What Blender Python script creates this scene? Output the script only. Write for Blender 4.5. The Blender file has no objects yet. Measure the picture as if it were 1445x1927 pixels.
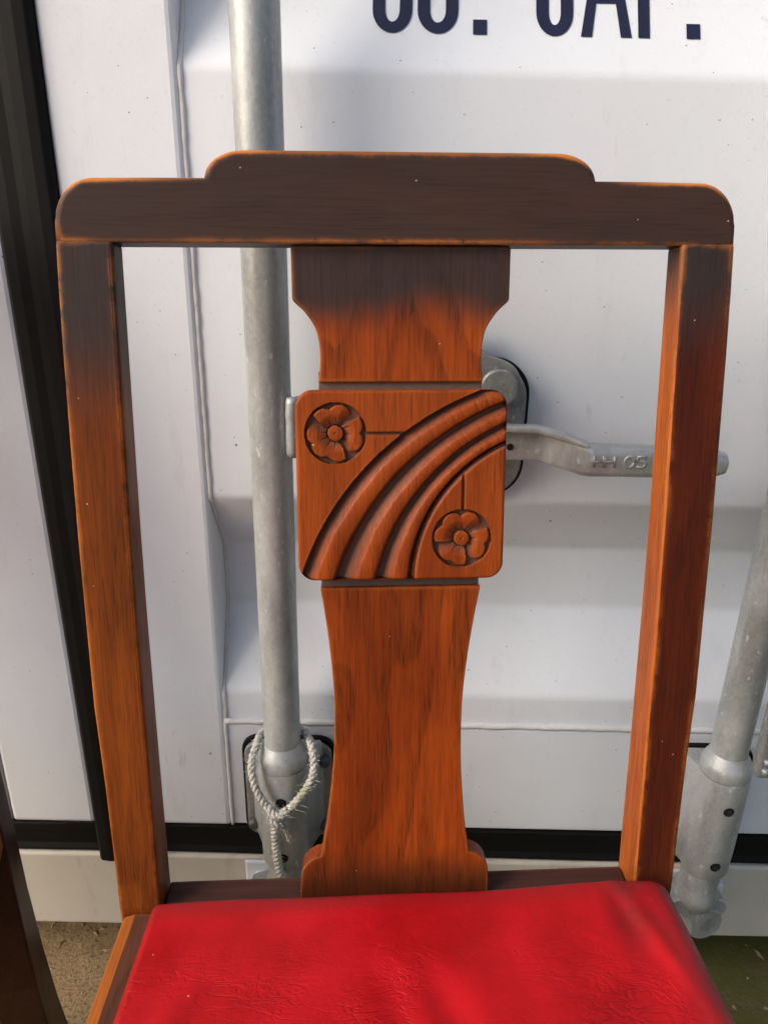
import bpy, bmesh, math, random
import numpy as np
from mathutils import Matrix, Vector
random.seed(7); rng = np.random.default_rng(7)
S = bpy.context.scene
R = math.radians

# ------------------------------------------------------------------ camera
CAM_H, PITCH, ROLL, FPX = .95, R(22.5), R(1.2), 1448.0
cam = bpy.data.cameras.new('camera'); co = bpy.data.objects.new('camera', cam); S.collection.objects.link(co)
cam.sensor_fit = 'VERTICAL'; cam.sensor_height = 24.0; cam.sensor_width = 18.0
cam.lens = FPX / 1927 * 24.0; cam.clip_start = .01; cam.clip_end = 500
fw = Vector((0, math.cos(PITCH), -math.sin(PITCH))); u0 = Vector((0, math.sin(PITCH), math.cos(PITCH)))
rt = Vector((math.cos(ROLL), 0, 0)) + u0 * math.sin(ROLL); up = u0 * math.cos(ROLL) - Vector((math.sin(ROLL), 0, 0))
m = Matrix((rt, up, -fw)).transposed().to_4x4(); m.translation = (0, 0, CAM_H); co.matrix_world = m
S.camera = co

# ------------------------------------------------------------------ sky, sun, exposure
SUN_DIR = Vector((-.76, -.36, .54)).normalized()          # towards the sun: low, from the left, just in front of the doors
w = bpy.data.worlds.new('World'); S.world = w; w.use_nodes = True
wn = w.node_tree; bg = wn.nodes['Background']; sky = wn.nodes.new('ShaderNodeTexSky'); sky.sky_type = 'NISHITA'
sky.sun_disc = False; sky.sun_elevation = math.asin(SUN_DIR.z); sky.sun_rotation = math.atan2(SUN_DIR.x, SUN_DIR.y)
sky.air_density = 1.0; sky.dust_density = 4.0; sky.ozone_density = 1.0
wn.links.new(sky.outputs[0], bg.inputs[0]); bg.inputs[1].default_value = .12
sl = bpy.data.lights.new('sun', 'SUN'); sl.energy = 2.0; sl.angle = R(34.0); sl.color = (1.0, .91, .80)
so = bpy.data.objects.new('sun', sl); S.collection.objects.link(so)
so.rotation_euler = SUN_DIR.to_track_quat('Z', 'Y').to_euler(); so.location = (-3, -1, 3)
S.view_settings.view_transform = 'Standard'; S.view_settings.look = 'None'; S.view_settings.gamma = 1
S.view_settings.use_curve_mapping = False; S.view_settings.exposure = 0.55
S.cycles.max_bounces = 4; S.cycles.diffuse_bounces = 2; S.cycles.glossy_bounces = 2
S.cycles.use_adaptive_sampling = True; S.cycles.adaptive_threshold = .04; S.cycles.adaptive_min_samples = 16

# ------------------------------------------------------------------ helpers
def lin(r, g, b):
    f = lambda c: (c/255/12.92) if c/255 <= .04045 else ((c/255+.055)/1.055)**2.4
    return (f(r), f(g), f(b), 1)
class NT:
    def __init__(s, name):
        s.m = bpy.data.materials.new(name); s.m.use_nodes = True; s.t = s.m.node_tree
        s.b = s.t.nodes['Principled BSDF']; s.out = s.t.nodes['Material Output']
    def n(s, typ, **k):
        x = s.t.nodes.new('ShaderNode' + typ)
        for a, v in k.items(): setattr(x, a, v)
        return x
    def set(s, sock, v):
        if isinstance(v, bpy.types.NodeSocket): s.t.links.new(v, sock)
        elif v is not None: sock.default_value = v
    def math(s, op, a, b=None, c=None, clamp=False):
        x = s.n('Math', operation=op, use_clamp=clamp)
        for i, v in enumerate((a, b, c)): s.set(x.inputs[i], v)
        return x.outputs[0]
    def coord(s, scale=(1, 1, 1), loc=(0, 0, 0), kind='Object', vec=None):
        mp = s.n('Mapping'); 
        if vec is None: vec = s.n('TexCoord').outputs[kind]
        s.set(mp.inputs['Vector'], vec); mp.inputs['Scale'].default_value = scale; mp.inputs['Location'].default_value = loc
        return mp.outputs[0]
    def noise(s, vec, scale, detail=2, rough=.5, dist=0):
        x = s.n('TexNoise'); s.set(x.inputs['Vector'], vec); x.inputs['Scale'].default_value = scale
        x.inputs['Detail'].default_value = detail; x.inputs['Roughness'].default_value = rough; x.inputs['Distortion'].default_value = dist
        return x.outputs[0]
    def voro(s, vec, scale, out='Distance', feature='F1'):
        x = s.n('TexVoronoi', feature=feature); s.set(x.inputs['Vector'], vec); x.inputs['Scale'].default_value = scale
        return x.outputs[out]
    def ramp(s, v, a, b, lo=0., hi=1., smooth=True):
        x = s.n('MapRange'); x.interpolation_type = 'SMOOTHSTEP' if smooth else 'LINEAR'
        s.set(x.inputs[0], v); x.inputs[1].default_value = a; x.inputs[2].default_value = b
        x.inputs[3].default_value = lo; x.inputs[4].default_value = hi
        return x.outputs[0]
    def mix(s, f, a, b, blend='MIX'):
        x = s.n('Mix', data_type='RGBA', blend_type=blend); s.set(x.inputs[0], f); s.set(x.inputs[6], a); s.set(x.inputs[7], b)
        return x.outputs[2]
    def sep(s, vec):
        x = s.n('SeparateXYZ'); s.set(x.inputs[0], vec); return x.outputs
    def bump(s, h, dist, strength=1.0, normal=None):
        x = s.n('Bump'); s.set(x.inputs['Height'], h); x.inputs['Distance'].default_value = dist; x.inputs['Strength'].default_value = strength
        if normal is not None: s.set(x.inputs['Normal'], normal)
        return x.outputs[0]
    def specks(s, vec, scale, size, keep):
        """sparse round flecks: voronoi cells kept at random"""
        x = s.n('TexVoronoi'); s.set(x.inputs['Vector'], vec); x.inputs['Scale'].default_value = scale
        d = s.ramp(x.outputs['Distance'], size, size*.6)
        c = s.sep(x.outputs['Color'])
        return s.math('MULTIPLY', d, s.math('LESS_THAN', c[0], keep))
    def edge(s, radius=.004):
        """1 on convex-ish corners of the mesh (where hands and knocks wear the finish), 0 on flats"""
        bv = s.n('Bevel', samples=4); bv.inputs['Radius'].default_value = radius
        g = s.n('NewGeometry'); d = s.n('VectorMath', operation='DOT_PRODUCT')
        s.set(d.inputs[0], bv.outputs[0]); s.set(d.inputs[1], g.outputs['Normal'])
        return s.math('SUBTRACT', 1.0, d.outputs['Value'], clamp=True)
    def done(s, col=None, rough=None, metal=None, normal=None, spec=None):
        for k, v in (('Base Color', col), ('Roughness', rough), ('Metallic', metal), ('Normal', normal), ('Specular IOR Level', spec)):
            if v is not None: s.set(s.b.inputs[k], v)
        return s.m

def obj(name, verts, faces, mat, parent=None, smooth=False, bevel=0, seg=2, sharp=None, angle=35):
    me = bpy.data.meshes.new(name); me.from_pydata([tuple(map(float, v)) for v in verts], [], [tuple(map(int, f)) for f in faces])
    bm = bmesh.new(); bm.from_mesh(me); bmesh.ops.recalc_face_normals(bm, faces=bm.faces); bm.to_mesh(me); bm.free()
    o = bpy.data.objects.new(name, me); S.collection.objects.link(o)
    if mat: me.materials.append(mat)
    if smooth: me.polygons.foreach_set('use_smooth', [True]*len(me.polygons))
    if sharp is not None: me.set_sharp_from_angle(angle=R(sharp))
    if parent: o.parent = parent
    if bevel:
        b = o.modifiers.new('bevel', 'BEVEL'); b.width = bevel; b.segments = seg; b.limit_method = 'ANGLE'; b.angle_limit = R(angle)
    return o
def tag(o, label=None, cat=None, group=None, kind=None):
    for k, v in (('label', label), ('category', cat), ('group', group), ('kind', kind)):
        if v: o[k] = v
    return o
def empty(name, loc=(0, 0, 0)):
    o = bpy.data.objects.new(name, None); S.collection.objects.link(o); o.location = loc; o.empty_display_size = .05; return o
class MB:
    def __init__(s): s.v = []; s.f = []
    def add(s, V, Fc):
        k = len(s.v); s.v += [tuple(v) for v in V]; s.f += [tuple(i+k for i in f) for f in Fc]; return s
    def box(s, x0, x1, y0, y1, z0, z1):
        V = [(x, y, z) for x in (x0, x1) for y in (y0, y1) for z in (z0, z1)]
        return s.add(V, [(0, 1, 3, 2), (4, 6, 7, 5), (0, 4, 5, 1), (2, 3, 7, 6), (0, 2, 6, 4), (1, 5, 7, 3)])
    def loft(s, secs, caps=True):
        n = len(secs[0]); V = [p for q in secs for p in q]; Fc = []
        for i in range(len(secs)-1):
            for j in range(n): a = i*n+j; b = i*n+(j+1) % n; Fc.append((a, b, b+n, a+n))
        if caps: Fc += [tuple(range(n)), tuple(range((len(secs)-1)*n, len(secs)*n))]
        return s.add(V, Fc)
    def prism(s, P, d0, d1, fn):
        """outline P in (u, v), extruded d0..d1, mapped by fn(u, d, v)"""
        return s.loft([[fn(u, d0, v) for u, v in P], [fn(u, d1, v) for u, v in P]])
    def lathe(s, prof, n, cx, cy):
        return s.loft([[(cx + r*math.cos(2*math.pi*k/n), cy + r*math.sin(2*math.pi*k/n), z) for k in range(n)] for r, z in prof])
    def tube(s, path, rad, n=8, caps=True):
        path = [Vector(p) for p in path]; secs = []; prev = None
        for i, p in enumerate(path):
            t = (path[min(i+1, len(path)-1)] - path[max(i-1, 0)]).normalized()
            a = (prev - t*prev.dot(t)) if prev is not None else t.orthogonal()
            a.normalize(); prev = a; b = t.cross(a); r = rad[i] if hasattr(rad, '__len__') else rad
            secs.append([tuple(p + (a*math.cos(2*math.pi*k/n) + b*math.sin(2*math.pi*k/n))*r) for k in range(n)])
        return s.loft(secs, caps)
    def build(s, name, mat, parent=None, **k): return obj(name, s.v, s.f, mat, parent, **k)
def rrect(x0, x1, z0, z1, r, n=6):
    P = []
    for cx, cz, a in ((x1-r, z1-r, 0), (x0+r, z1-r, 90), (x0+r, z0+r, 180), (x1-r, z0+r, 270)):
        P += [(cx + r*math.cos(R(a+90*k/n)), cz + r*math.sin(R(a+90*k/n))) for k in range(n+1)]
    return P
def catmull(P, n=6):
    P = [np.array(p, float) for p in P]; out = []
    for i in range(len(P)-1):
        a, b, c, d = P[max(i-1, 0)], P[i], P[i+1], P[min(i+2, len(P)-1)]
        for k in range(n):
            t = k/n; out.append(.5*((2*b) + (c-a)*t + (2*a-5*b+4*c-d)*t*t + (3*b-a-3*c+d)*t**3))
    out.append(P[-1]); return out

# ------------------------------------------------------------------ materials
def oak(name, axis='z', light=(180, 90, 30), mid=(150, 64, 19), dark=(64, 30, 14), pat=None, off=(0, 0, 0), rings=.75, wear=.8, ringscale=7., groove=False, pat_col=(50, 46, 46), erad=.005, grime_shade=False, stretch=.14, topwear=False):
    N = NT(name); st = {'z': (1, 1, stretch), 'x': (stretch, 1, 1), 'y': (1, stretch, 1)}[axis]; st2 = {'z': (1, 1, .042), 'x': (.042, 1, 1), 'y': (1, .042, 1)}[axis]
    base = N.n('TexCoord').outputs['Object']
    gv = base
    if axis != 'y':                                # follow the raked back, so that fibres run along the boards
        q = N.sep(base); cb = N.n('CombineXYZ'); N.set(cb.inputs[0], q[0]); N.set(cb.inputs[2], q[2])
        N.set(cb.inputs[1], N.math('SUBTRACT', q[1], N.math('MULTIPLY', q[2], .195))); gv = cb.outputs[0]
    c1 = N.coord(st, off, vec=gv); c2 = N.coord(st2, off, vec=gv)
    big = N.noise(c1, ringscale, 3, .42, .25)
    band = N.math('FRACT', N.math('MULTIPLY', big, 13.0))
    line = N.math('MULTIPLY', N.ramp(band, .30, .88), N.ramp(band, 1.0, .92))
    fib = N.noise(c2, 560, 2, .6); pores = N.noise(N.coord((2, 2, 2), off, vec=c2), 560, 1, .5)
    por = N.ramp(pores, .54, .68); tone = N.noise(c1, 20, 3, .6)
    col = N.mix(N.ramp(tone, .28, .72), lin(*mid), lin(*light))
    col = N.mix(N.math('MULTIPLY', N.ramp(fib, .36, .74), .36), col, lin(*dark))
    rl = N.math('MULTIPLY', line, N.math('ADD', .45, N.math('MULTIPLY', por, .75)))
    col = N.mix(N.math('MULTIPLY', rl, rings), col, lin(*dark))
    col = N.mix(N.math('MULTIPLY', por, .22), col, lin(*dark))
    rough = N.ramp(fib, .2, .8, .34, .48, False)
    if pat:                                        # dark handled finish on the top of the back
        z = N.sep(base)[2]; nz = N.noise(N.coord((1, 1, .5), off, vec=base), 14, 3, .6)
        pm = N.ramp(N.math('ADD', z, N.math('MULTIPLY', N.math('SUBTRACT', nz, .5), .05)), pat[0], pat[1])
        pc = N.mix(N.ramp(N.noise(N.coord(vec=base, loc=off), 30, 4, .6), .4, .8), lin(*pat_col), lin(50, 42, 38))
        pc = N.mix(N.math('MULTIPLY', N.ramp(fib, .4, .75), .35), pc, lin(40, 30, 27))
        pc = N.mix(N.math('MULTIPLY', rl, .45*rings), pc, lin(30, 22, 19))
        col = N.mix(N.math('MULTIPLY', pm, .94), col, pc)
        rough = N.math('ADD', rough, N.math('MULTIPLY', pm, .08))
    if grime_shade:                                      # dirt plus painted-in shade at the splat foot, with an uneven tide line
        z = N.sep(base)[2]; gz = N.noise(N.coord((1, 1, 1), off, vec=base), 18, 4, .65)
        gm = N.ramp(N.math('ADD', z, N.math('MULTIPLY', N.math('SUBTRACT', gz, .5), .03)), .502, .466)
        col = N.mix(N.math('MULTIPLY', gm, .75), col, lin(50, 25, 17))
    if groove:                                     # old wax and dust left in the carving (vertex mask)
        at = N.n('Attribute', attribute_name='wax'); g = N.math('MULTIPLY', at.outputs['Fac'], N.ramp(N.noise(N.coord(vec=base), 160, 3), .25, .7, .6, 1.))
        col = N.mix(g, col, lin(84, 66, 58)); rough = N.math('ADD', rough, N.math('MULTIPLY', g, .3))
    e = N.edge(erad); en = N.noise(N.coord(vec=base, loc=off), 60, 5, .7); el = N.noise(N.coord(vec=base, loc=(off[0]+2, off[1], off[2])), 15, 2, .5)
    em = N.math('MULTIPLY', N.ramp(N.math('MULTIPLY', e, N.math('MULTIPLY', N.ramp(en, .32, .62, .25, 1.6), N.ramp(el, .3, .7, .7, 1.25))), .04, .17), wear)
    em = N.math('MULTIPLY', em, N.ramp(el, .30, .62, .25, 1.0))
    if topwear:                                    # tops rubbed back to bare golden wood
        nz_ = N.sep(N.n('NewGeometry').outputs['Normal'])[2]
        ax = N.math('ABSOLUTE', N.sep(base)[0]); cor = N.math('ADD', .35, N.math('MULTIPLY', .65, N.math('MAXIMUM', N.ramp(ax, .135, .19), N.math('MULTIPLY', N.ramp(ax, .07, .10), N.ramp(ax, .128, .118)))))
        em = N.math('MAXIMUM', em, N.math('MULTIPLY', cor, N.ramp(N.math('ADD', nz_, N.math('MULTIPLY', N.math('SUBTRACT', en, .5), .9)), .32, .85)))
    if groove: em = N.math('MULTIPLY', em, N.math('SUBTRACT', 1.0, at.outputs['Fac'], clamp=True))
    col = N.mix(em, col, N.mix(en, lin(214, 140, 66), lin(172, 84, 28)))
    sp = N.specks(N.coord(vec=base, loc=off), 120, .075, .06)
    col = N.mix(N.math('MULTIPLY', sp, .75), col, lin(205, 195, 180))
    scn = N.ramp(N.noise(N.coord((1, 1, 1), (3, 1, 2), vec=base), 48, 5, .7), .64, .78)
    col = N.mix(N.math('MULTIPLY', scn, .08), col, lin(150, 120, 105))
    h = N.math('SUBTRACT', N.math('MULTIPLY', fib, .35), N.math('ADD', N.math('MULTIPLY', por, .35), N.math('MULTIPLY', rl, .4)))
    nb = N.bump(h, .00016, .5)
    return N.done(col, rough, 0, nb, .13)
M_SPLAT = oak('oak_splat', 'z', (154, 69, 21), (119, 49, 14), (50, 24, 11), pat=(.862, .892), off=(.35, 0, .1), ringscale=9, rings=.62, wear=.5, grime_shade=True, stretch=.27)
M_PANEL = oak('oak_carved_panel', 'z', (158, 73, 24), (126, 52, 16), off=(.9, 0, .3), rings=.35, groove=True, wear=.3, erad=.003)
M_RAIL = oak('oak_top_rail', 'x', pat=(.86, .90), off=(.2, .3, 0), rings=.3, wear=1., pat_col=(45, 43, 42), erad=.006, topwear=True)
M_POST = oak('oak_back_post', 'z', (148, 78, 26), (106, 51, 17), (36, 19, 10), pat=(.80, .88), off=(1.3, .2, .6), rings=.45, wear=1., erad=.006)
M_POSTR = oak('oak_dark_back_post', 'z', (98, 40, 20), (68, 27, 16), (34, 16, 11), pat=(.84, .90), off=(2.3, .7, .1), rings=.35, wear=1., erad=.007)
M_SEATRAIL = oak('oak_seat_rail', 'y', (104, 68, 50), (82, 50, 38), (52, 32, 25), off=(.1, .5, .2), rings=.5, wear=.5, erad=.004)
M_CHAMFER = oak('oak_worn_chamfer', 'y', (164, 92, 34), (128, 66, 24), (66, 36, 18), off=(.4, .5, .2), rings=.5, wear=.6, erad=.004)
M_POST_SHADE = oak('oak_shaded_post', 'z', (68, 35, 21), (48, 25, 16), (26, 14, 10), off=(3.3, .7, .1), rings=.4, wear=.25)  # same oak as the other posts, the neighbour's shade darkened into its colour
M_INNER = oak('oak_golden_lit_inner_face', 'z', (178, 96, 40), (138, 66, 26), (46, 24, 13), pat=(.86, .93), off=(.3, 1.7, .6), rings=.4, wear=.8, erad=.006)  # worn golden side towards the sun, with the sunlight painted in as lighter wood
M_BACKRAIL = oak('oak_back_rail', 'x', (84, 54, 48), (64, 38, 33), (42, 24, 21), off=(.7, .2, .4), rings=.4, wear=.3)
def plain(name, rgb, rough=.5, metal=0, bscale=0, bdist=0, var=.12, vs=40, spec=None):
    N = NT(name); c = N.coord(); k = lin(*rgb); n = N.noise(c, vs, 5, .65)
    col = N.mix(n, tuple(x*(1-var) for x in k[:3])+(1,), tuple(min(1, x*(1+var)) for x in k[:3])+(1,))
    nb = N.bump(N.noise(c, bscale, 3, .6), bdist) if bscale else None
    return N.done(col, rough, metal, nb, spec)
M_REBATE = plain('dull_waxed_wood', (92, 72, 62), .75, 0, 300, .0004, .3, 120)
def paint(name, rgb, dirt=(150, 138, 124), dirtiness=.35):
    N = NT(name); c = N.coord(); cs = N.coord((1, 1, .25))
    cl = N.noise(c, 2.2, 5, .6); gr = N.noise(cs, 30, 5, .7); fine = N.noise(c, 240, 3, .7)
    col = N.mix(N.math('MULTIPLY', N.ramp(cl, .4, .75), dirtiness*.45), lin(*rgb), lin(*dirt))
    col = N.mix(N.math('MULTIPLY', N.ramp(gr, .55, .8), dirtiness*.5), col, lin(*dirt))
    col = N.mix(N.math('MULTIPLY', N.ramp(fine, .6, .78), .22), col, lin(*dirt))
    col = N.mix(N.math('MULTIPLY', N.specks(c, 190, .15, .045), .75), col, lin(60, 54, 50))
    col = N.mix(N.math('MULTIPLY', N.specks(N.coord(loc=(1, 2, 3)), 42, .07, .10), .8), col, lin(58, 48, 42))
    sc = N.noise(N.coord((1, 1, .12), (4, 1, 7)), 55, 4, .7); col = N.mix(N.math('MULTIPLY', N.ramp(sc, .66, .72), .22), col, lin(120, 112, 104))
    nb = N.bump(N.noise(c, 380, 2, .5), .00022, .6, N.bump(N.noise(c, 9, 2, .5), .0025, .5))
    return N.done(col, N.ramp(cl, .3, .7, .34, .48), 0, nb, .45)
M_DOOR = paint('white_container_paint', (224, 229, 237), (158, 151, 145), .36)
M_SILL = paint('grimy_sill_paint', (206, 200, 188), (128, 116, 98), .8)
M_WELD = paint('painted_weld', (212, 212, 214), (140, 130, 120), .6)
def galv(name, rgb=(170, 174, 176), metal=.4, rough=.42):
    N = NT(name); c = N.coord(); sp = N.voro(N.coord((1, 1, .6)), 420, 'Color'); s0 = N.sep(sp)[0]
    blot = N.noise(N.coord((1, 1, .35)), 26, 5, .7); fine = N.noise(c, 420, 3, .7)
    k = lin(*rgb); col = N.mix(N.ramp(blot, .3, .75), tuple(x*.68 for x in k[:3])+(1,), tuple(min(x*1.2, 1) for x in k[:3])+(1,))
    col = N.mix(N.math('MULTIPLY', s0, .12), col, lin(225, 228, 224))
    col = N.mix(N.math('MULTIPLY', N.ramp(fine, .55, .8), .3), col, lin(88, 88, 84))
    fl = N.ramp(N.noise(N.coord((1, 1, .45), (5, 2, 1)), 190, 2, .5), .66, .72)
    col = N.mix(N.math('MULTIPLY', fl, .4), col, lin(216, 218, 214))
    nb = N.bump(fine, .0003, .5, N.bump(blot, .0008, .3))
    return N.done(col, N.ramp(blot, .25, .8, rough-.1, rough+.12), N.math('SUBTRACT', metal, N.math('MULTIPLY', fl, .4)), nb)
M_GALV = galv('galvanised_steel'); M_GALVD = galv('dull_galvanised_plate', (132, 134, 134), .35, .5)
M_BOLT = plain('weathered_bolt', (92, 92, 92), .5, .6, 300, .0005, .3, 200)
M_DBOLT = plain('dark_bolt', (42, 41, 40), .5, .3)
M_RUBBER = plain('black_rubber', (15, 14, 14), .65, 0, 90, .0003, .3, 12, .2)
M_DARK = plain('dark_bore', (14, 13, 12), .8)
M_NAVY = plain('navy_lettering', (24, 27, 58), .45, 0, 300, .0002, .15, 80)
M_BODY = plain('container_underside', (60, 58, 55), .8)
def seatmat():
    N = NT('red_vinyl'); c = N.coord(); p = N.sep(c)
    n1 = N.noise(c, 16, 5, .6); n2 = N.noise(c, 60, 4, .65)
    col = N.mix(N.ramp(n1, .3, .72), lin(150, 10, 17), lin(180, 15, 25))
    at = N.n('Attribute', attribute_name='soil'); d = N.math('MULTIPLY', at.outputs['Fac'], N.ramp(N.math('ADD', n1, N.math('MULTIPLY', n2, .4)), .45, .85, .2, 1.))
    col = N.mix(N.math('MULTIPLY', d, .85), col, lin(78, 36, 36))
    col = N.mix(N.math('MULTIPLY', N.specks(c, 70, .07, .10), .8), col, lin(226, 150, 130))
    wz = N.noise(c, 13, 3, .5); mask = N.math('MULTIPLY', N.ramp(p[1], -.035, -.09, .12, 1.), N.ramp(wz, .40, .60))
    def ridge(sc, st, d, wd): return N.ramp(N.math('ABSOLUTE', N.math('SUBTRACT', N.noise(N.coord(st, (sc, 1, 2), vec=c), sc, 3, .55, d), .5)), 0, wd)
    cre = N.math('MULTIPLY', N.math('MINIMUM', ridge(34, (.8, 1.8, 1), 1.1, .055), ridge(62, (.7, 1.5, 1), .8, .06)), 1.0)
    cre = N.math('ADD', N.math('MULTIPLY', cre, mask), N.math('SUBTRACT', 1.0, mask))
    grain = N.noise(c, 900, 2, .5)
    nb = N.bump(cre, .0007, .6, N.bump(n2, .0012, .45, N.bump(grain, .0002, .5)))
    return N.done(col, N.ramp(n1, .3, .7, .40, .54), 0, nb, .2)
M_SEAT = seatmat()
def ground_mat():
    N = NT('dirty_concrete'); c = N.coord(); x = N.sep(c)[0]
    n1 = N.noise(c, 5, 6, .65); n2 = N.noise(c, 45, 5, .7); n3 = N.noise(c, 260, 3, .7)
    col = N.mix(n2, lin(120, 100, 74), lin(176, 152, 116)); col = N.mix(N.ramp(n3, .45, .7), col, lin(104, 86, 62))
    moss = N.math('MULTIPLY', N.ramp(N.math('ADD', x, N.math('MULTIPLY', N.math('SUBTRACT', n1, .5), .5)), .08, .24), N.ramp(n2, .3, .6, .55, 1.))
    col = N.mix(moss, col, N.mix(n2, lin(74, 76, 34), lin(112, 112, 58)))
    nb = N.bump(N.math('ADD', n2, N.math('MULTIPLY', n3, .35)), .006, .5)
    return N.done(col, .9, 0, nb, .2)
M_GROUND = ground_mat(); M_GRIT = plain('grit', (150, 132, 104), .9, 0, 400, .001, .4, 300)
def ropemat():
    N = NT('weathered_rope'); c = N.coord(); f = N.noise(N.coord((1, 1, 1)), 700, 3, .7); b = N.noise(c, 120, 4, .7)
    col = N.mix(N.ramp(f, .3, .7), lin(158, 156, 150), lin(222, 221, 214)); col = N.mix(N.math('MULTIPLY', N.ramp(b, .5, .75), .5), col, lin(120, 112, 100))
    d = N.n('VectorMath', operation='DISTANCE'); N.set(d.inputs[0], c); d.inputs[1].default_value = (-.0765, .614, .390)
    col = N.mix(N.math('MULTIPLY', N.ramp(d.outputs['Value'], .013, .004), .55), col, lin(120, 128, 60))
    return N.done(col, .9, 0, N.bump(f, .0008, .8), .2)
M_ROPE = ropemat()

# ------------------------------------------------------------------ ground
def ground():
    nx = 60; xs = np.r_[-60, -20, -6, np.linspace(-2.5, 2.5, nx), 6, 20, 60]; ys = np.r_[-60, -20, -6, np.linspace(-2, 3, nx), 6, 20, 60]
    V = []; 
    for y in ys:
        for x in xs:
            z = .002*math.sin(7*x+3*y)+.002*math.sin(13*y-5*x)-.004
            V.append((x, y, z))
    n = len(xs); Fc = [(j*n+i, j*n+i+1, (j+1)*n+i+1, (j+1)*n+i) for j in range(len(ys)-1) for i in range(n-1)]
    tag(obj('ground', V, Fc, M_GROUND, smooth=True), 'dirty concrete yard with grit and green algae', kind='structure')
    mb = MB()
    for k in range(2600):
        x, y = rng.uniform(-.7, .75), rng.uniform(.2, .86); s = rng.uniform(.0009, .0032)*(1.5 if rng.random() < .12 else 1)
        if x > .1 and rng.random() < .65: continue
        a = rng.uniform(0, 6.28); ca, sa = math.cos(a), math.sin(a); sx, sy, sz = s*rng.uniform(.8, 2.4), s*rng.uniform(.6, 1.2), s*rng.uniform(.4, .8)
        P = [(sx, 0, 0), (0, sy, 0), (-sx, 0, 0), (0, -sy, 0), (sx*.2, 0, sz), (0, 0, -sz)]
        z = .002*math.sin(7*x+3*y)+.002*math.sin(13*y-5*x)-.004
        mb.add([(x+px*ca-py*sa, y+px*sa+py*ca, z+pz+.0004) for px, py, pz in P], [(0, 1, 4), (1, 2, 4), (2, 3, 4), (3, 0, 4), (1, 0, 5), (2, 1, 5), (3, 2, 5), (0, 3, 5)])
    tag(mb.build('grit', M_GRIT), 'loose grit and crumbs scattered on the concrete', 'grit', kind='stuff')
ground()

# ------------------------------------------------------------------ shipping container
YF = .69                                   # front face of the door frames
GX0, GX1, FX = -.328, -.277, -.170         # centre gasket edges, inner edge of the stile
cont = empty('shipping_container', (0, YF, 0))
tag(cont, 'white shipping container end with corrugated doors, galvanised locking rods and black seals', 'container')
def cp(o): o.parent = cont; o.matrix_parent_inverse = Matrix.Translation((0, -YF, 0)); return o
PROF = [(2.40, .69), (2.26, .695), (2.06, .695), (1.99, .745), (1.91, .745), (1.84, .695), (1.28, .695), (1.22, .732), (1.108, .732), (1.040, .695), (.674, .695), (.606, .742), (.535, .742), (.449, .694), (.412, .694)]
def prof_y(z):
    return float(np.interp(z, [p[0] for p in PROF[::-1]], [p[1] for p in PROF[::-1]]))
def smooth_prof():                          # folds of the pressed sheet are rounded
    P = [PROF[0]]
    for i in range(1, len(PROF)-1):
        a, b, c = [np.array(q) for q in PROF[i-1:i+2]]
        la, lc = np.linalg.norm(a-b), np.linalg.norm(c-b); r = min(.0055, .3*la, .3*lc)
        p0 = b+(a-b)/la*r; p1 = b+(c-b)/lc*r
        for t in np.linspace(0, 1, 6): P.append(tuple((1-t)**2*p0+2*t*(1-t)*b+t*t*p1))
    P.append(PROF[-1]); return P
SP = smooth_prof()
def leaf(x0, x1, inner0, inner1):
    """one door leaf: pressed panel between two stiles, a bottom and a top rail"""
    d = empty('door', (0, 0, 0)); cp(d)
    def sub(o): o.parent = d; return o
    sub(obj('corrugated_panel', [(x, y, z) for z, y in SP for x in (inner0, inner1)], [(2*i, 2*i+1, 2*i+3, 2*i+2) for i in range(len(SP)-1)], M_DOOR, smooth=True))
    for a, b in ((x0, inner0), (inner1, x1)):
        sub(MB().box(a, b, YF, .79, .262, 2.46).build('door_stile', M_DOOR, bevel=.006, seg=3))
    sub(MB().box(inner0, inner1, YF+.0015, .79, .2635, .409).build('bottom_rail', M_DOOR, bevel=.004, seg=3))
    sub(MB().box(inner0, inner1, YF+.0015, .79, 2.37, 2.4585).build('top_rail', M_DOOR, bevel=.004, seg=3))
    for xe, sgn in ((inner0, 1), (inner1, -1)):          # weld beads where panel meets stiles and rail
        path = []; 
        zs = np.arange(.265, 2.36, .006)
        for z in zs:
            y = prof_y(z) if z > .412 else .6915
            path.append((xe+sgn*(.0012+.0002*math.sin(z*120)+rng.uniform(-.00015, .00015)), y+.0002, z))
        sub(MB().tube(path, [.0027+.0002*math.sin(z*300)+rng.uniform(-.0002, .0002) for z in zs], 8).build('weld_bead', M_WELD, smooth=True))
    xs = np.arange(inner0, inner1, .007)
    sub(MB().tube([(x, .6925, .411+rng.uniform(-.0006, .0006)) for x in xs], [.0034+rng.uniform(-.0003, .0003) for x in xs], 8).build('weld_bead', M_WELD, smooth=True))
    return d
door_r = leaf(GX1, .86, FX, .76); door_l = leaf(-1.46, GX0, -1.36, -.427)
tag(door_r, 'door leaf with navy lettering and two locking rods'); tag(door_l, 'door leaf beside the black centre seal')
# centre seal: extruded rubber section with lips
SEC = [(-.330, .700), (-.3295, .688), (-.326, .6845), (-.316, .6832), (-.307, .6838), (-.300, .6828), (-.29, .6822), (-.281, .6835), (-.2765, .687), (-.275, .700)]
cp(MB().loft([[(x, y, z) for x, y in SEC] for z in (.21, 1.0, 2.45)]).build('centre_seal', M_RUBBER, bevel=.001, seg=2, angle=20))
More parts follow.
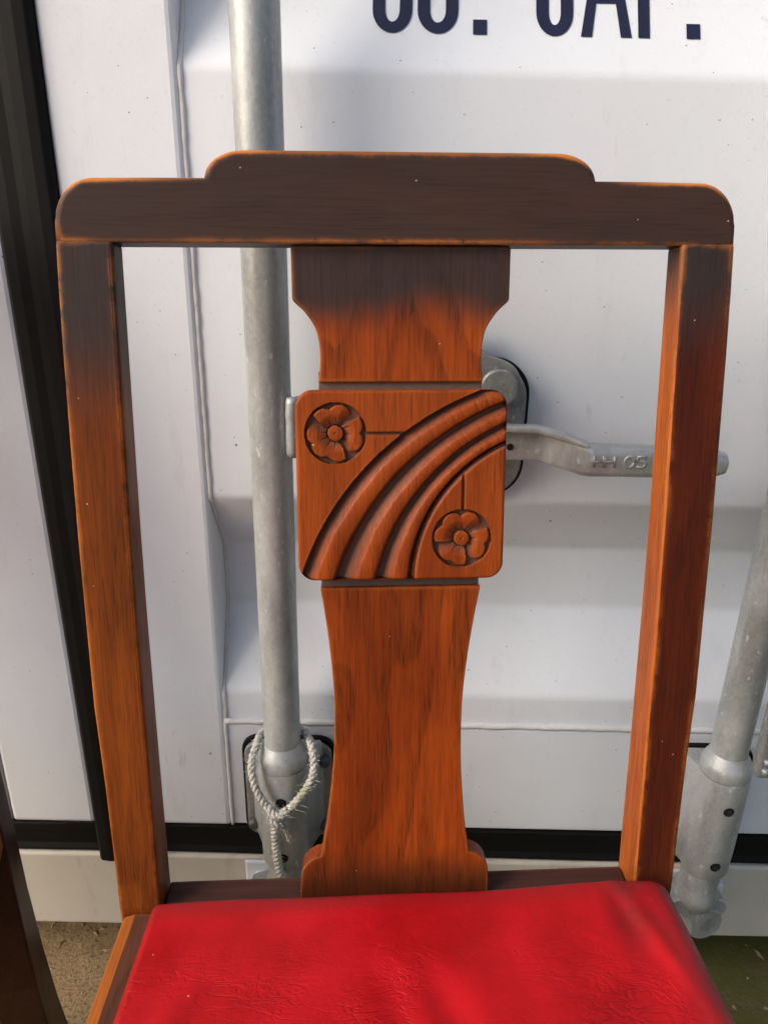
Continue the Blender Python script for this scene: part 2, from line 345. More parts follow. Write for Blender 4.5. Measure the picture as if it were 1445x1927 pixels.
# bottom seal and sill
for a, b in ((-1.46, -.3305), (-.2745, .86)):
    mb = MB(); sec = [(.74, .2615), (.6935, .2615), (.691, .258), (.692, .249), (.6955, .2455), (.6965, .226), (.6935, .2205), (.6935, .2175), (.74, .2175)]
    mb.loft([[(x, y+.0006*math.sin(19*x), z) for y, z in sec] for x in np.linspace(a, b, 24)]); cp(mb.build('bottom_seal', M_RUBBER))
cp(MB().box(-1.5, .9, YF, .86, .098, .2145).build('sill', M_SILL, bevel=.004, seg=3))
cp(MB().box(-1.5, .9, .80, 3.5, .1, 2.5).build('container_body', M_BODY))
cp(MB().box(-1.56, -1.4605, YF+.004, .9, .0, 2.6).build('corner_post', M_DOOR, bevel=.006))
cp(MB().box(.8605, .96, YF+.004, .9, .0, 2.6).build('corner_post', M_DOOR, bevel=.006))
cp(MB().box(-1.46, .86, YF+.002, .9, 2.462, 2.6).build('header', M_DOOR, bevel=.006))

for a, b in ((-.80, -.3305), (-.2745, .60)):
    xs = np.arange(a, b, .0035); top = .2625+.0012*np.cumsum(rng.uniform(-.5, .5, len(xs)))*.5; top = .2622+np.clip(top-np.convolve(top, np.ones(21)/21, 'same'), -.0006, .0026)+.0008*rng.random(len(xs))
    mb = MB(); mb.loft([[(x, .6893, .2605), (x, .6886, t-.0006), (x, .6893, t), (x, .6903, t), (x, .6903, .2605)] for x, t in zip(xs, top)]); cp(mb.build('sealant_edge', M_RUBBER))
for px_, z0, z1 in ((-.383, .74, .765),):
    zz = np.linspace(z0, z1, 10); o = MB().tube([(px_+.0003*(z-z0)*20, .6902, z) for z in zz], [.0008]+[.0006]*8+[.0003], 8).build('paint_run', M_DOOR, smooth=True); o.parent = door_r if px_ > -.3 else door_l
# painted lettering CU. CAP.  (follows the pressed sheet)
def onsheet(x, s):
    """distance s up the sheet from the base line of the letters"""
    z, y = 1.0674, prof_y(1.0674); L = math.hypot(1.108-z, .732-y)
    if s <= L: t = s/L; z2, y2 = z+(1.108-z)*t, y+(.732-y)*t; n = Vector((0, -.068, .037)).normalized()
    else: z2, y2, n = 1.108+(s-L), .732, Vector((0, -1, 0))
    return Vector((x, y2, z2)) + n*.0007
def ribbon(mb, L, Rr):
    V = [onsheet(*p) for q in zip(L, Rr) for p in q]
    mb.add(V, [(2*i, 2*i+1, 2*i+3, 2*i+2) for i in range(len(L)-1)])
px2x = lambda p: (p-741.5)*.000421
CAPH, SW = .105, .0100
def g_cu(x0, x1, kind):
    L, Rr = [], []; w2 = (x1-x0)/2; cx = (x0+x1)/2; hb = .020
    def pt(a, w, h): return (cx+w*math.cos(a), h+h0(a)*0)
    pts_o, pts_i = [], []
    top = CAPH-hb if kind == 'C' else CAPH
    for s in np.linspace(top, hb, 8): pts_o.append((x0, s)); pts_i.append((x0+SW, s))
    for a in np.linspace(math.pi, 2*math.pi, 18)[1:]:
        pts_o.append((cx+w2*math.cos(a), hb+hb*math.sin(a))); pts_i.append((cx+(w2-SW)*math.cos(a), hb+(hb-SW*.95)*math.sin(a)))
    if kind == 'U':
        for s in np.linspace(hb, CAPH, 8)[1:]: pts_o.append((x1, s)); pts_i.append((x1-SW, s))
    else:
        for s in np.linspace(hb, .034, 3)[1:]: pts_o.append((x1, s)); pts_i.append((x1-SW, s))
    mb = MB(); ribbon(mb, pts_o, pts_i)
    if kind == 'C':
        o2, i2 = [], []
        for a in np.linspace(0, math.pi, 18):
            o2.append((cx+w2*math.cos(a), CAPH-hb+hb*math.sin(a))); i2.append((cx+(w2-SW)*math.cos(a), CAPH-hb+(hb-SW*.95)*math.sin(a)))
        ribbon(mb, [(x1, .071)]+o2, [(x1-SW, .071)]+i2)
    return mb
def letters():
    def fin(mb): o = mb.build('painted_letter', M_NAVY); o.parent = door_r
    fin(g_cu(px2x(700), px2x(775), 'C')); fin(g_cu(px2x(785), px2x(862), 'U'))
    def sq(a, b, s1):
        mb = MB(); ss = np.linspace(0, s1, 14 if s1 > .02 else 3); ribbon(mb, [(px2x(a), s) for s in ss], [(px2x(b), s) for s in ss]); return mb
    fin(sq(890, 916, .0128)); fin(g_cu(px2x(1009), px2x(1079), 'C'))
    mb = MB(); a, b = px2x(1093), px2x(1189); c = (a+b)/2; ss = np.linspace(0, CAPH, 16); k = .0088
    ribbon(mb, [(a+(c-k/2-a)*s/CAPH, s) for s in ss], [(a+k+(c+k*.2-a-k)*s/CAPH, s) for s in ss])
    ribbon(mb, [(b+(c+k/2-b)*s/CAPH, s) for s in ss], [(b-k+(c-k*.2-b+k)*s/CAPH, s) for s in ss])
    s0, s1 = .029, .037; at = lambda s, e: e+(c-e)*s/CAPH
    ribbon(mb, [(at(s0, a)+.006, s0), (at(s1, a)+.006, s1)], [(at(s0, b)-.006, s0), (at(s1, b)-.006, s1)]); fin(mb)
    mb = sq(1201, 1223, CAPH); x0 = px2x(1223); hb = .027
    o2 = [(x0+.008+.018*math.cos(t), CAPH-hb+hb*math.sin(t)) for t in np.linspace(math.pi/2, -math.pi/2, 16)]
    i2 = [(x0+.006+.010*math.cos(t), CAPH-hb+(hb-.009)*math.sin(t)) for t in np.linspace(math.pi/2, -math.pi/2, 16)]
    ribbon(mb, [(x0-.001, CAPH)]+o2+[(x0-.001, CAPH-2*hb)], [(x0-.001, CAPH-.009)]+i2+[(x0-.001, CAPH-2*hb+.009)]); fin(mb)
    fin(sq(1292, 1318, .0128))
letters()

# locking rods with bearing housings, collars and cam feet
RY = .645
ID = lambda u, d, v: (u, d, v)
def rod_set(rx, label):
    r = MB().lathe([(.0185, .40), (.0185, 1.0), (.0185, 2.36)], 40, rx, RY).build('locking_rod', M_GALV, smooth=True, sharp=40); cp(r); tag(r, label)
    def sub(o): o.parent = r; return o
    sub(MB().prism(rrect(rx-.0515, rx+.0515, .2595, .3965, .018), .6845, .6905, ID).build('plate_seal', M_RUBBER, bevel=.001))
    sub(MB().prism(rrect(rx-.048, rx+.048, .263, .393, .016), .678, .684, ID).build('bearing_plate', M_GALVD, bevel=.0018, seg=3))
    # housing: U section, round at the front, flaring back to the plate
    secs = []
    for z, k, rr in ((.268, .90, .0235), (.272, 1, .0255), (.30, 1, .0262), (.36, 1, .0262), (.392, .96, .0262), (.3985, .9, .0255)):
        q = [(rx-.040*k, .679, z), (rx-.034*k, .668, z)] + [(rx-rr*math.cos(a), RY-.001-rr*math.sin(a), z) for a in np.linspace(-.15, math.pi+.15, 26)] + [(rx+.034*k, .668, z), (rx+.040*k, .679, z)]
        secs.append(q)
    sub(MB().loft(secs).build('bearing_housing', M_GALV, smooth=True, sharp=38))
    sub(MB().lathe([(.0185, .399), (.0248, .399), (.0252, .4005), (.0252, .4105), (.0238, .4135), (.0196, .4215), (.0183, .424)], 40, rx, RY-.001).build('collar', M_GALV, smooth=True, sharp=38))
    for hz in (.3665, .2905):
        yb = RY-.001-.0262
        ring = []; 
        for k in range(20):
            a = 2*math.pi*k/20; ring.append(a)
        mb = MB(); mb.loft([[(rx+.0056*math.cos(a), yb+.0062+ (rx*0) - .0 + (.0056*math.cos(a))**2/(2*.0262) - d, hz+.0056*math.sin(a)) for a in ring] for d in (.0056, .0066)])
        sub(mb.build('bolt_bore', M_DARK))
        sub(MB().loft([[(rx+.0012+q*math.cos(2*math.pi*k/6), yb+d, hz-.0008+q*math.sin(2*math.pi*k/6)) for k in range(6)] for q, d in ((.0030, .002), (.0030, -.0006), (.0022, -.0009))]).build('bolt', M_DBOLT))
    for sx in (-1, 1):
        for bz in (.282, .372):
            sub(MB().loft([[(rx+sx*.0405+q*math.cos(2*math.pi*k/10), d, bz+q*math.sin(2*math.pi*k/10)) for k in range(10)] for q, d in ((.0072, .679), (.0072, .674), (.0052, .6705), (.002, .6698))]).build('bolt', M_BOLT, smooth=True, sharp=50))
    # neck and cam foot
    sub(MB().lathe([(.0205, .266), (.0205, .246), (.0215, .238), (.0245, .230), (.0245, .222), (.020, .214), (.012, .20)], 32, rx, RY).build('rod_neck', M_GALV, smooth=True, sharp=45))
    foot = [(-.021, .226), (.019, .228), (.031, .219), (.0315, .209), (.025, .204), (.030, .197), (.029, .181), (.019, .168), (.007, .1655), (-.001, .172), (-.003, .186), (-.008, .197), (-.021, .205), (-.040, .208), (-.043, .216), (-.034, .221)]
    f = catmull(foot+[foot[0]], 4)[:-1]
    sub(MB().prism([(rx+a, b) for a, b in f], .632, .664, ID).build('cam_foot', M_GALV, bevel=.0035, seg=3, angle=50)
    )
    sub(MB().prism([(rx+a, b) for a, b in [tuple(p) for p in catmull([(-.002, .214), (.016, .216), (.026, .209), (.022, .203), (.012, .200), (.010, .188), (.004, .184), (.000, .196), (-.002, .214)], 4)[:-1]]], .6275, .634, ID).build('cam_lobe', M_GALV, bevel=.0022, seg=3, angle=50))
    return r
rodL = rod_set(-.1, 'galvanised locking rod with a rope tied round its lower bearing')
rodR = rod_set(.3620, 'galvanised locking rod beside the dark chair post')
def keeper(rx):
    k = MB(); k.box(rx-.044, rx-.013, .650, .6895, .166, .199); k.box(rx+.029, rx+.037, .655, .6895, .160, .224); k.box(rx-.056, rx+.044, .684, .6888, .150, .2138)
    cp(k.build('cam_keeper', M_DOOR, bevel=.0035, seg=3))
for x in (-.1, .362): keeper(x)
# handle of the left rod: welded lug, hub plate, cranked arm and cast grip
h_root = empty('door_handle', (0, 0, 0)); cp(h_root)
def hs(o): o.parent = h_root; return o
hs(MB().tube([(-.0795, .632, z) for z in np.linspace(.738, .790, 12)], [.0045]+[.0055+rng.uniform(-.0004, .0004) for _ in range(10)]+[.0045], 10).build('weld_bead', M_GALV, smooth=True))
hs(MB().box(-.080, .02, .634, .650, .740, .788).build('handle_lug', M_GALV, bevel=.003, seg=3))
def rbox(x, yf, yb, z0, z1, r=.004):
    return [(x, a, b) for a, b in rrect(yf, yb, z0, z1, min(r, (z1-z0)*.4, (yb-yf)*.4), 4)]
A = [rbox(.0, .645, .651, .7385, .7655), rbox(.10, .645, .651, .7345, .7655), rbox(.131, .645, .651, .7345, .7655), rbox(.150, .631, .648, .7325, .7625), rbox(.1665, .614, .636, .7312, .7600, .006), rbox(.1735, .6105, .633, .7315, .7580, .006), rbox(.225, .6105, .632, .7318, .7575, .006), rbox(.278, .6105, .631, .7330, .7560, .007), rbox(.2865, .612, .629, .7355, .7530, .007), rbox(.289, .616, .626, .7395, .7485, .004)]
hs(MB().loft(A).build('handle_arm', M_GALV, smooth=True, sharp=40))
B = [rbox(.0, .634, .6455, .7625, .7685, .002), rbox(.129, .634, .6455, .7625, .7685, .002), rbox(.150, .624, .640, .7590, .7650, .002), rbox(.168, .613, .628, .7560, .7605, .002)]
hs(MB().loft(B).build('handle_flange', M_GALV, smooth=True, sharp=40))
hs(MB().loft([[(.109+q*math.cos(a), .6447-d, .7470+q*math.sin(a)) for a in np.linspace(0, 2*math.pi, 16, endpoint=False)] for q, d in ((.0031, 0), (.0031, .0006))]).build('rivet_hole', M_DARK))
GL = {'H': [[(0, 0), (0, 1)], [(1, 0), (1, 1)], [(0, .5), (1, .5)]], '0': [[(.5+.5*math.cos(a), .5+.5*math.sin(a)) for a in np.linspace(0, 6.283, 17)]], '5': [[(.95, 1), (.12, 1), (.08, .56), (.5, .63), (.85, .52), (.97, .3), (.8, .08), (.45, 0), (.05, .12)]]}
for ch, x in (('H', .1740), ('H', .1833), ('0', .1995), ('5', .2092)):
    mb = MB()
    for st in GL[ch]: mb.tube([(x+p[0]*.0078, .6102, .7420+p[1]*.0096) for p in st], .0012, 6)
    hs(mb.build('raised_character', M_GALV, smooth=True))
# catch plate behind the splat
cpl = empty('handle_catch', (0, 0, 0)); cp(cpl)
def cs_(o): o.parent = cpl; return o
cs_(MB().prism(rrect(.030, .1295, .684, .8165, .034, 10), .6855, .6935, ID).build('plate_seal', M_RUBBER, bevel=.001))
cs_(MB().prism(rrect(.033, .1262, .6875, .8130, .032, 10), .680, .6845, ID).build('catch_plate', M_GALVD, bevel=.002, seg=3))
arm = [(.050, .846), (.076, .848), (.082, .826), (.108, .814), (.117, .803), (.118, .790), (.108, .778), (.094, .774), (.060, .776), (.048, .80)]
cs_(MB().prism([tuple(p) for p in catmull(arm+[arm[0]], 5)[:-1]], .668, .6795, ID).build('catch_lever', M_GALVD, bevel=.002, seg=3))
cs_(MB().loft([[(.0985+q*math.cos(a), d, .794+q*math.sin(a)) for a in np.linspace(0, 2*math.pi, 28, endpoint=False)] for q, d in ((.0168, .6685), (.0168, .6655), (.0152, .6640), (.008, .6632), (.001, .663))]).build('pivot_boss', M_GALVD, smooth=True, sharp=35))
# end of the second rod's handle bar at the edge of the frame
bar = MB().prism(rrect(.3690, .393, .426, .78, .006), .600, .614, ID)
bo = bar.build('handle_bar', M_GALVD, bevel=.003, seg=3); cp(bo)
for z in (.436, .447): o = MB().lathe([(.001, z-.003), (.0035, z-.0025), (.0035, z+.0025), (.001, z+.003)], 10, .3765, .5995).build('bolt', M_GALV, smooth=True); o.parent = bo

# ------------------------------------------------------------------ rope on the left rod
def rope():
    rx, y = -.1, RY
    loop = [(rx+0.0020, y+0.0260, 0.4240), (rx-0.0216, y+0.0150, 0.4235), (rx-0.0258, y-0.0100, 0.4240), (rx-0.0285, y-0.0230, 0.4147), (rx-0.0268, y-0.0300, 0.4005), (rx-0.0210, y-0.0340, 0.3838), (rx-0.0116, y-0.0360, 0.3685), (rx-0.0035, y-0.0370, 0.3627)]
    right = [(rx+0.0020, y+0.0260, 0.4240), (rx+0.0214, y+0.0150, 0.4245), (rx+0.0303, y-0.0100, 0.4288), (rx+0.0340, y-0.0210, 0.4180), (rx+0.0340, y-0.0270, 0.4063), (rx+0.0285, y-0.0320, 0.3935), (rx+0.0184, y-0.0350, 0.3788), (rx+0.0075, y-0.0370, 0.3665), (rx-0.0024, y-0.0380, 0.3602)]
    tail = [(rx-0.0021, y-0.0390, 0.3647), (rx-0.0054, y-0.0360, 0.3440), (rx-0.0057, y-0.0330, 0.3155), (rx-0.0045, y-0.0320, 0.2884), (rx-0.0017, y-0.0320, 0.2694), (rx+0.0018, y-0.0320, 0.2525), (rx+0.0040, y-0.0310, 0.2350)]
    knot = [(rx-.012, y-.0365, .3705), (rx-.006, y-.0420, .3655), (rx+.002, y-.0430, .3645), (rx+.008, y-.0385, .3690)]
    knot2 = [(rx-.010, y-.0375, .3600), (rx-.004, y-.0425, .3550), (rx+.003, y-.0390, .3500), (rx+.0035, y-.0350, .3450)]
    strand = [(rx-.003, y-.039, .360), (rx+.004, y-.038, .346), (rx+.006, y-.035, .333), (rx+.009, y-.034, .322)]
    mb = MB(); fr = MB()
    for P, rad in ((loop, .0039), (right, .0039), (tail, .0045), (knot, .0041), (knot2, .0040), (strand, .0022)):
        C = [Vector(p) for p in catmull(P, 16)]
        L = 0; prev = None; paths = [[], [], []]
        for i, c in enumerate(C):
            t = (C[min(i+1, len(C)-1)]-C[max(i-1, 0)]).normalized()
            if i: L += (c-C[i-1]).length
            a = (prev-t*prev.dot(t)).normalized() if prev is not None else t.orthogonal().normalized(); prev = a; b = t.cross(a)
            for k in range(3):
                ph = L/.0175*6.283+k*2.094
                paths[k].append(c+(a*math.cos(ph)+b*math.sin(ph))*rad*.5)
            for q in range(2):
                if rng.random() < .8:
                    ang = rng.uniform(0, 6.28); d = (a*math.cos(ang)+b*math.sin(ang)); s = c+d*rad*.85
                    ln = rng.uniform(.002, .006)*(2 if rng.random() < .1 else 1); e = d*rng.uniform(.4, 1)+t*rng.uniform(-1, 1)
                    fr.tube([s, s+e*ln*.5, s+e*ln+Vector((0, 0, -.0005))], [.00030, .00025, .00015], 3)
        for pth in paths: mb.tube(pth, [rad*.56*(1+.07*math.sin(i*1.7)+rng.uniform(-.04, .04)) for i in range(len(pth))], 9)
    root = mb.build('rope', M_ROPE, smooth=True); f = fr.build('loose_fibres', M_ROPE, root)
    tag(root, 'frayed off-white rope looped and knotted round the lower end of a locking rod', 'rope'); tag(f, kind='stuff')
rope()

# ------------------------------------------------------------------ the chair
SEAT_Z, RAKE = .46, R(11.03)
cr, sr = math.cos(RAKE), math.sin(RAKE)
def bk(u, d, v):                             # coordinates in the raked plane of the back -> chair space
    return (u, d*cr + v*sr, SEAT_Z - d*sr + v*cr)
chair = empty('chair')
def part(mb, name, mat, parent=None, **k): return mb.build(name, mat, parent or chair, **k)
def sym(half): return half + [(-u, v) for u, v in reversed(half)]
def arc(cx, cy, rx, ry, a0, a1, n=8): return [(cx+rx*math.cos(R(a0+(a1-a0)*k/n)), cy+ry*math.sin(R(a0+(a1-a0)*k/n))) for k in range(n+1)]
# top rail
half = [(.2152, .4695), (.2150, .482)] + arc(.190, .482, .0245, .0258, 4, 90, 10) + [(.160, .5082), (.1226, .5083)] + arc(.0970, .5087, .0250, .0158, 14, 90, 8) + [(.06, .5245), (.03, .5245)]
rail = part(MB().prism(sym(half), 0, .026, bk), 'top_rail', M_RAIL, bevel=.0048, seg=5, smooth=True); rail.modifiers[0].harden_normals = True
rail.modifiers[0].use_clamp_overlap = False; rail.modifiers[0].limit_method = 'WEIGHT'; bw = rail.data.attributes.new('bevel_weight_edge', 'FLOAT', 'EDGE'); nh = len(sym(half))
for e_ in rail.data.edges:                       # top and ends well rounded, underside only eased
    a_, b_ = e_.vertices
    if (a_ < nh) == (b_ < nh): bw.data[e_.index].value = .28 if {a_ % nh, b_ % nh} == {0, nh-1} else 1.0
# back posts run on as the rear legs
def post(sgn, mat):
    def xo(v): return np.interp(v, [-.05, 0, .09, .16, .29, .42, .468], [.2065, .2085, .2113, .2150, .2165, .2160, .2149])
    def xi(v): return np.interp(v, [-.05, 0, .1, .25, .468], [.1770, .1780, .1795, .1812, .1800])
    secs = []
    for v in (.4712, .44, .40, .34, .28, .22, .16, .10, .05, .0):
        dp = np.interp(v, [0, .468], [.034, .024])
        a, b = xi(v), xo(v); secs.append([bk(sgn*a, 0, v), bk(sgn*b, 0, v), bk(sgn*b, dp, v), bk(sgn*a, dp, v)])
    for z, y, wd, dp in ((.44, -.001, .030, .036), (.38, .000, .030, .038), (.30, .001, .0295, .040), (.2, .005, .029, .047), (.1, .018, .028, .052), (-.004, .052, .027, .045)):
        a, b = .1785-.016*min(1, max(0, (.42-z)/.05)), .1785+wd; secs.append([(sgn*a, y, z), (sgn*b, y, z), (sgn*b, y+dp, z), (sgn*a, y+dp, z)])
    o = part(MB().loft(secs), 'back_post', mat, bevel=.0028, seg=3, angle=30)
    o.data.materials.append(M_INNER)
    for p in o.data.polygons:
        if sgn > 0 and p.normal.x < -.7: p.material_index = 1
post(-1, M_POST); post(1, M_POSTR)
# splat: upper and lower boards with a thinner core behind the carved panel
upl = [(.0706, .4692), (.0705, .4357)] + [tuple(p) for p in catmull([(.0690, .4340), (.0623, .4276), (.0556, .4170), (.0533, .4052), (.0533, .3948), (.0546, .3832)], 6)]
part(MB().prism(sym(upl), .0065, .0185, bk), 'splat', M_SPLAT, bevel=.0011, seg=2, angle=30)
lw = catmull([(.0557, .2425), (.0520, .2190), (.0485, .1910), (.0461, .1605), (.0459, .1300), (.0472, .1000), (.0505, .0650), (.0535, .0450), (.0550, .0345)], 5)
sh = catmull([(.0552, .0343), (.0597, .0330), (.0655, .0290), (.0695, .0225), (.0708, .0130)], 5)
part(MB().prism([(u-.004*(.2425-v)/.2425, v) for u, v in sym([tuple(p) for p in lw]+[tuple(p) for p in sh[1:]]+[(.0710, -.02)])], .0045, .0205, bk), 'splat', M_SPLAT, bevel=.0013, seg=3, angle=30)
part(MB().prism([(-.0552, .236), (.0552, .236), (.0545, .39), (-.0545, .39)], .0098, .0175, bk), 'splat_core', M_REBATE, bevel=.0006)
# carved panel: real relief
def carve():
    U0, V0, V1, RC = .0700, .2493, .3783, .0115; d0 = -.0012
    nu, nv = 270, 250
    us = np.linspace(-U0, U0, nu+1); vs = np.linspace(V0, V1, nv+1); uu, vv = np.meshgrid(us, vs)
    cu = np.clip(uu, -U0+RC, U0-RC); cv = np.clip(vv, V0+RC, V1-RC); dist = np.hypot(uu-cu, vv-cv); outside = dist > RC
    k = np.where(outside, RC/np.maximum(dist, 1e-9), 1); uu = cu+(uu-cu)*k; vv = cv+(vv-cv)*k
    dedge = RC-np.hypot(uu-cu, vv-cv)
    dedge = np.where((np.abs(uu) < U0-RC) | ((vv > V0+RC) & (vv < V1-RC)), np.minimum(U0-np.abs(uu), np.minimum(vv-V0, V1-vv)), dedge)
    h = np.zeros_like(uu); wax = np.zeros_like(uu); lab = np.zeros(uu.shape, int)
    circ = [(.1208, .1913, .1989), (.1374, .1932, .1886), (.1314, .2192, .1494), (.1116, .2475, .1041)]
    D = [np.hypot(uu-a, vv-b)-c for a, b, c in circ]
    for i in range(3):
        inn = (D[i] < 0) & (D[i+1] >= 0); f = np.where(inn, -D[i]/np.maximum(-D[i]+D[i+1], 1e-9), 0)
        th = np.arctan2(vv-circ[i][1], uu-circ[i][0])
        wob = .012*np.sin(th*17+i*2)+.008*np.sin(th*41+i); f2 = np.clip(f+wob*np.sin(np.pi*f), 0, 1)
        s = np.where(f2 < .07, 0, np.where(f2 < .40, .85*((f2-.07)/.33)**.75, np.where(f2 < .84, .85+.15*np.sin(np.clip((f2-.40)/.44, 0, 1)*np.pi)**.5, .85*np.clip(1-(f2-.84)/.11, 0, 1))))
        cut = np.abs(((th*24+i*.37+.22*np.sin(th*37+i)+.15*np.sin(th*91)) % 1)-.5)*2; amt = .3+.7*np.clip((uu-.005)/.04, 0, 1)
        hh = -.0066*(1-s) - .00025*amt*(cut > .86)*s - .00018*amt*cut*s
        h = np.where(inn, hh, h); wax = np.where(inn, np.where(f2 < .42, np.clip(1.25-1.35*s, 0, 1), np.clip(1-s*1.4, 0, 1)), wax); lab = np.where(inn & (f > .04) & (f < .97), 3+i, lab)
    g = np.exp(-((D[3]+.0009)/.0009)**2); h = np.minimum(h, -.0030*g*(D[2] < 0)); wax = np.maximum(wax, g*(D[2] < 0))
    for cond, x in (((uu > -.0235) & (D[0] > 0) & (uu < .01), vv-.3498), ((vv > .297) & (D[3] < 0), uu-.0417)):
        g = np.exp(-(x/.0010)**4)*cond; h = np.minimum(h, -.0024*g); wax = np.maximum(wax, .9*g)
    FL = ((-.0437, .3501, [131, 76, 24, -25, -82, -136, -178], [50, -53, 157]), (.0411, .2780, [120, 63, 10, -38, -92, -134, 174], [37, -65, -158]))
    for n, (fu, fv, lobes, deep) in enumerate(FL):
        x, y = (uu-fu)/.0203, (vv-fv)/.0203; r = np.hypot(x, y); ang = np.degrees(np.arctan2(y, x)); inn = r < 1
        uni = r < .55; lob = np.full(r.shape, 9.)
        for a in lobes:
            ca, sa = math.cos(R(a)), math.sin(R(a)); lob = np.minimum(lob, np.hypot(x-.56*ca, y-.56*sa)/.385)
        uni = uni | (lob < 1)
        val = np.zeros_like(r); gap = np.zeros_like(r)
        for a in deep:                                        # clockwise end of each petal dives under the next one
            dl = (ang-a+3*r*6) % 360; val = np.maximum(val, np.clip(1-dl/38, 0, 1)**1.2*(dl < 38)); gap = np.maximum(gap, ((dl < 7) & (r > .42))*1.)
        dish = np.clip(1-(r-.24)/.40, 0, 1)**1.4
        hp = -.0006-.0034*dish-.0038*val*np.clip((r-.2)/.35, 0, 1)-.0007*np.clip((lob-.8)/.2, 0, 1)**2*(r > .5)
        rays = (np.abs(np.sin(np.radians(ang*6+20))) < .20)*(r < .52)*np.clip((.56-r)/.2, 0, 1); hp = hp-.0009*rays
        hf = np.where(uni & (gap < .5), hp, -.0036); hf = np.where(r < .255, -.0002-.0006*(r/.255)**4, hf)
        hf = np.where((r >= .255) & (r < .285), -.0052, hf); hf = np.where(r < .03, -.0010, hf)
        pet = uni & (gap < .5); low = val; t = np.clip((r-.27)/.6, 0, 1); wid = np.where(rays > 0, 0, 1.)
        h = np.where(inn, hf, h); lab = np.where(inn, 1+n, lab)
        wv = np.where(pet, np.clip(1.1*low+.95*dish*1.1+.5*rays-.1, 0, 1), 1.); wv = np.where(r < .25, 0, wv); wax = np.where(inn, wv, wax)
    rnd = .0022; ee = np.clip(dedge, 0, rnd); h = h-(rnd-np.sqrt(np.maximum(rnd**2-(rnd-ee)**2, 0)))
    V = np.array([bk(a, d0-b, c) for a, b, c in zip(uu.ravel(), h.ravel(), vv.ravel())])
    idx = np.arange((nu+1)*(nv+1)).reshape(nv+1, nu+1)
    Q = np.stack([idx[:-1, :-1], idx[:-1, 1:], idx[1:, 1:], idx[1:, :-1]], -1).reshape(-1, 4)
    allout = outside.ravel()[Q].all(1); lq = lab.ravel()[Q]; L = np.median(lq, axis=1).astype(int); L = np.where((lq == lq[:, :1]).all(1), lq[:, 0], np.where(lq.max(1) <= 2, lq.max(1), 0))
    Q, L = Q[~allout], L[~allout]
    def sub(name, sel, parent):
        q = Q[sel]; ids, inv = np.unique(q.ravel(), return_inverse=True)
        me = bpy.data.meshes.new(name); me.from_pydata(V[ids].tolist(), [], inv.reshape(-1, 4).tolist()); me.materials.append(M_PANEL)
        at = me.attributes.new('wax', 'FLOAT', 'POINT'); at.data.foreach_set('value', wax.ravel()[ids].astype(np.float32))
        me.polygons.foreach_set('use_smooth', [True]*len(me.polygons)); me.set_sharp_from_angle(angle=R(50))
        o = bpy.data.objects.new(name, me); S.collection.objects.link(o); o.parent = parent; return o
    base = sub('carved_panel', L == 0, chair)
    for n in (1, 2): sub('carved_flower', L == n, base)
    for n in (3, 4, 5): sub('carved_ridge', L == n, base)
    P = rrect(-U0, U0, V0, V1, RC, 12)
    bd = MB().loft([[bk(u, d, v) for u, v in P] for d in (d0+rnd, .0099)], caps=False).build('panel_edge', M_PANEL, base)
carve()
# seat frame
part(MB().box(-.177, .177, .0035, .0275, .395, .4555), 'back_rail', M_BACKRAIL, bevel=.002, seg=2)
for sg in (-1, 1):
    secs = []
    for y, xo_ in ((-.0015, .2075), (-.10, .2125), (-.22, .2190), (-.355, .2265)):
        secs.append([(sg*(xo_-.026), y, .395), (sg*(xo_-.026), y, .4555), (sg*(xo_-.011), y, .4558), (sg*(xo_-.0035), y, .4535), (sg*xo_, y, .447), (sg*xo_, y, .395)])
    sr_ = part(MB().loft(secs), 'side_rail', M_SEATRAIL, bevel=.0012, seg=2, angle=20)
    sr_.data.materials.append(M_CHAMFER)
    for p in sr_.data.polygons:
        if abs(p.normal.x) > .2 and p.center.z > .42 and p.normal.x*sg > 0: p.material_index = 1
part(MB().box(-.226, .226, -.385, -.3555, .395, .4545), 'front_rail', M_SEATRAIL, bevel=.003)
for sg in (-1, 1):
    mb = MB(); mb.loft([[(sg*(.190+a*q), -.349+b*q, z) for a, b in ((-1, -1), (1, -1), (1, 1), (-1, 1))] for z, q in ((.394, .019), (.3, .0185), (.06, .0145), (0, .013))])
    part(mb, 'front_leg', M_POST, bevel=.003)
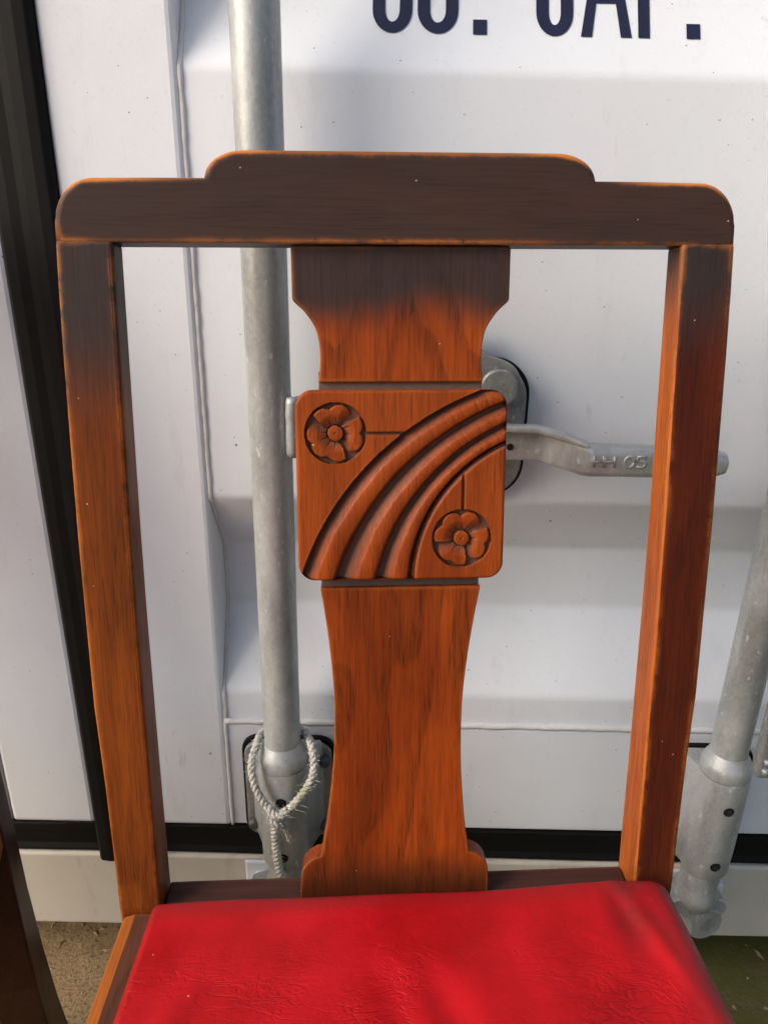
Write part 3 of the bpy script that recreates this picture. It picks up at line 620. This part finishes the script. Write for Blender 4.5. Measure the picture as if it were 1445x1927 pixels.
# red drop-in cushion
def cushion():
    nu, nv = 120, 110; V = []; soil = []
    for j in range(nv+1):
        t = j/nv
        for i in range(nu+1):
            s = -1+2*i/nu
            # even out samples so that the rolled rim gets enough of them
            ss = math.copysign(1-(1-abs(s))**1.6, s); tt = (1-(1-abs(2*t-1))**1.6)*(1 if t > .5 else -1)
            tt = (tt+1)/2
            y = -.0035-.352*tt
            xl = -.1835-.022*tt; xr = .2025+.020*tt
            x = (xl+xr)/2+(xr-xl)/2*ss
            dl = (x-xl); dr = (xr-x); db = (-.0035-y); df = (y+.3555)
            wl, wr, wb, wf = .008, .018, .006, .02
            f = 1
            for d, wd in ((dl, wl), (dr, wr), (db, wb), (df, wf)):
                q = min(max(d/wd, 0), 1); f *= (1-(1-q)**2)**.5
            hgt = .0165+.0065*math.exp(-((x-.175)/.07)**2-((y+.01)/.05)**2)+.007*math.sin(math.pi*ss/2+math.pi/2)*math.sin(math.pi*min(tt+.08, 1))
            z = .4560+hgt*f
            z += .0010*math.sin(38*x+21*y)*math.sin(33*y-9*x)*f
            z += .0013*math.sin(60*y+9*math.sin(22*x))*math.exp(-((y+.12)/.05)**2)*(.5+.5*math.sin(31*x+1))*f
            z += .0022*math.exp(-((x-.172+.35*(y+.05))/.007)**2)*math.exp(-((y+.05)/.05)**2)
            z -= .0030*math.exp(-((x-.158)/.010)**2-((y+.035)/.02)**2)
            V.append((x, y, z)); so_ = max(0, 1-dr/.034)*.95 + max(0, 1-db/.022)*.95 + max(0, 1-dl/.010)*.5 + 1.0*math.exp(-((x-.160)/.012)**2-((y+.036)/.022)**2)
            soil.append(min(1, so_))
    n = nu+1; Fc = [(j*n+i, j*n+i+1, (j+1)*n+i+1, (j+1)*n+i) for j in range(nv) for i in range(nu)]
    o = obj('seat_cushion', V, Fc, M_SEAT, chair, smooth=True)
    at = o.data.attributes.new('soil', 'FLOAT', 'POINT'); at.data.foreach_set('value', np.array(soil, np.float32))
    tag(o, 'red vinyl drop-in seat, soiled along its edges')
cushion()
YAW, TILT = R(3.28), R(-.67)
rotm = Matrix.Rotation(YAW, 3, 'Z') @ Matrix.Rotation(TILT, 3, 'Y')
basep = Vector((.0185, .424, .46)) - rotm @ Vector((0, 0, .46))
chair.matrix_world = Matrix.Translation(basep) @ rotm.to_4x4()
tag(chair, 'oak dining chair with carved floral splat and red vinyl seat, in the middle', 'chair', 'oak dining chairs')
# the neighbour, mostly out of frame
def copy_tree(o, parent=None):
    c = o.copy(); S.collection.objects.link(c)
    if parent: c.parent = parent
    for ch in list(o.children): copy_tree(ch, c)
    return c
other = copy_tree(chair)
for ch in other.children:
    if ch.name.startswith('back_post'): ch.data = ch.data.copy(); ch.data.materials[0] = M_POST_SHADE
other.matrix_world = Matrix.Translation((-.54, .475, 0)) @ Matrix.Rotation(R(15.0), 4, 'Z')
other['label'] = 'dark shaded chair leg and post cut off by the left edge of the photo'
